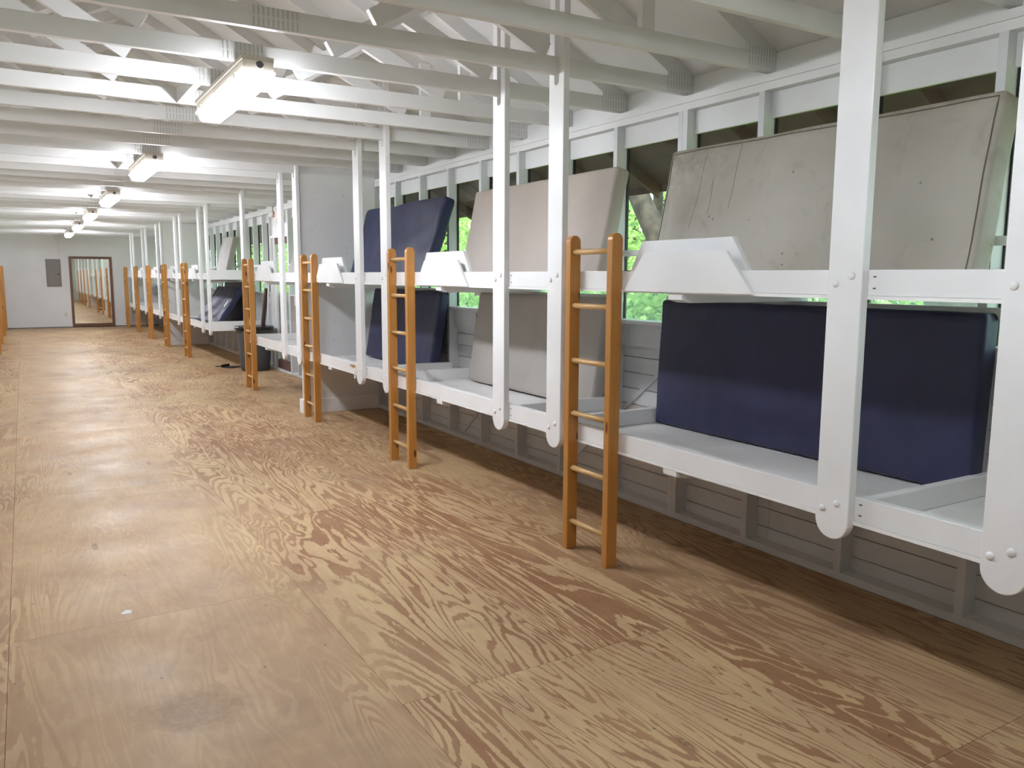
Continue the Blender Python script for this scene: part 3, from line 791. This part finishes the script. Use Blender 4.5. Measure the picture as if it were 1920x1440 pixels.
def tree(label, x, y, r, h, lean, mat, n, size, seed, low=False, crown=(1.8, 2.6, 1.6), fmin=.25):
    rnd = random.Random(seed)
    t = thing('tree' if not low else 'shrub', label, 'tree' if not low else 'shrub', (x, y, -.6), 'greenery outside the windows')
    pts, rad = [], []
    for i in range(9):
        f = i/8; pts.append((x+lean[0]*f*h+rnd.uniform(-.06, .06), y+lean[1]*f*h+rnd.uniform(-.06, .06), -.62+f*h)); rad.append(r*(1.25-.75*f))
    link('trunk', tube_mesh(pts, rad, M['bark'], 12), None, t, (0, 0, 0))
    cloud = []
    for i in range(9):
        f = rnd.uniform(fmin, 1); base = Vector(pts[int(f*8)]); a = rnd.uniform(0, 6.28); l = rnd.uniform(.6, crown[0])
        tip = base+Vector((math.cos(a)*l, math.sin(a)*l, rnd.uniform(-.3, .8)))
        link('branch', tube_mesh([base, (base+tip)/2+Vector((0, 0, .12)), tip], [r*.3, r*.2, r*.07], M['bark'], 7), None, t, (0, 0, 0))
        cloud.append((tip, (crown[0]*.7, crown[1]*.7, crown[2]*.6)))
    leaves(cloud, n, size, mat, 'foliage', t, rnd)
tree('leaning dark trunk of a leafy tree outside the near windows', 7.0, 6.15, .16, 6.0, (.0, .74), M['leaf2'], 2200, .14, 1, fmin=.75)
tree('thick grey trunk close outside the window above the near navy mattress', 5.6, 3.33, .19, 9.5, (.02, .0), M['leaf2'], 1500, .14, 2, fmin=.8)
rr = random.Random(5)
for i in range(16):
    y = -1+i*3.1+rr.uniform(-.6, .6); x = 10.5+rr.uniform(-1, 3.5)
    tree('leafy green tree in the woods outside the windows', x, y, rr.uniform(.10, .2), rr.uniform(5, 7.5), (rr.uniform(-.08, .08), rr.uniform(-.08, .08)), M['leaf'] if i % 3 else M['leaf2'], 3200, .20, 20+i, crown=(2.2, 2.6, 1.9))
for i in range(26):
    y = -.5+i*1.55+rr.uniform(-.4, .4); x = 7.6+rr.uniform(-.6, 1.8)+(i > 12)*1.5
    tree('bright green shrub in the undergrowth outside the windows', x, y, .03, rr.uniform(1.8, 3.0), (0, 0), M['leaf'] if i % 4 else M['leaf2'], 1500, .15, 60+i, low=True, crown=(1.1, 1.3, 1.0))
# firewood rounds on a rack outside the side door
t = thing('firewood_rack', 'brown rack of pale log rounds outside the side door', 'firewood', (4.1, 15.2, -.6))
for z in (.30, .72, 1.06): box('rack_board', 4.02, 4.14, 14.3, 16.2, z, z+.09, M['brown'], t)
for y in (14.3, 16.1): box('rack_post', 4.03, 4.13, y, y+.09, -.6, 1.25, M['brown'], t)
for z in (.555, .905):
    for j in range(6):
        l = link('log', lathe_mesh([(.12, -.15), (.12, .15)], M['log'], 16, False), None, t, (4.08, 14.55+j*.28, z)); l.rotation_euler.y = math.pi/2
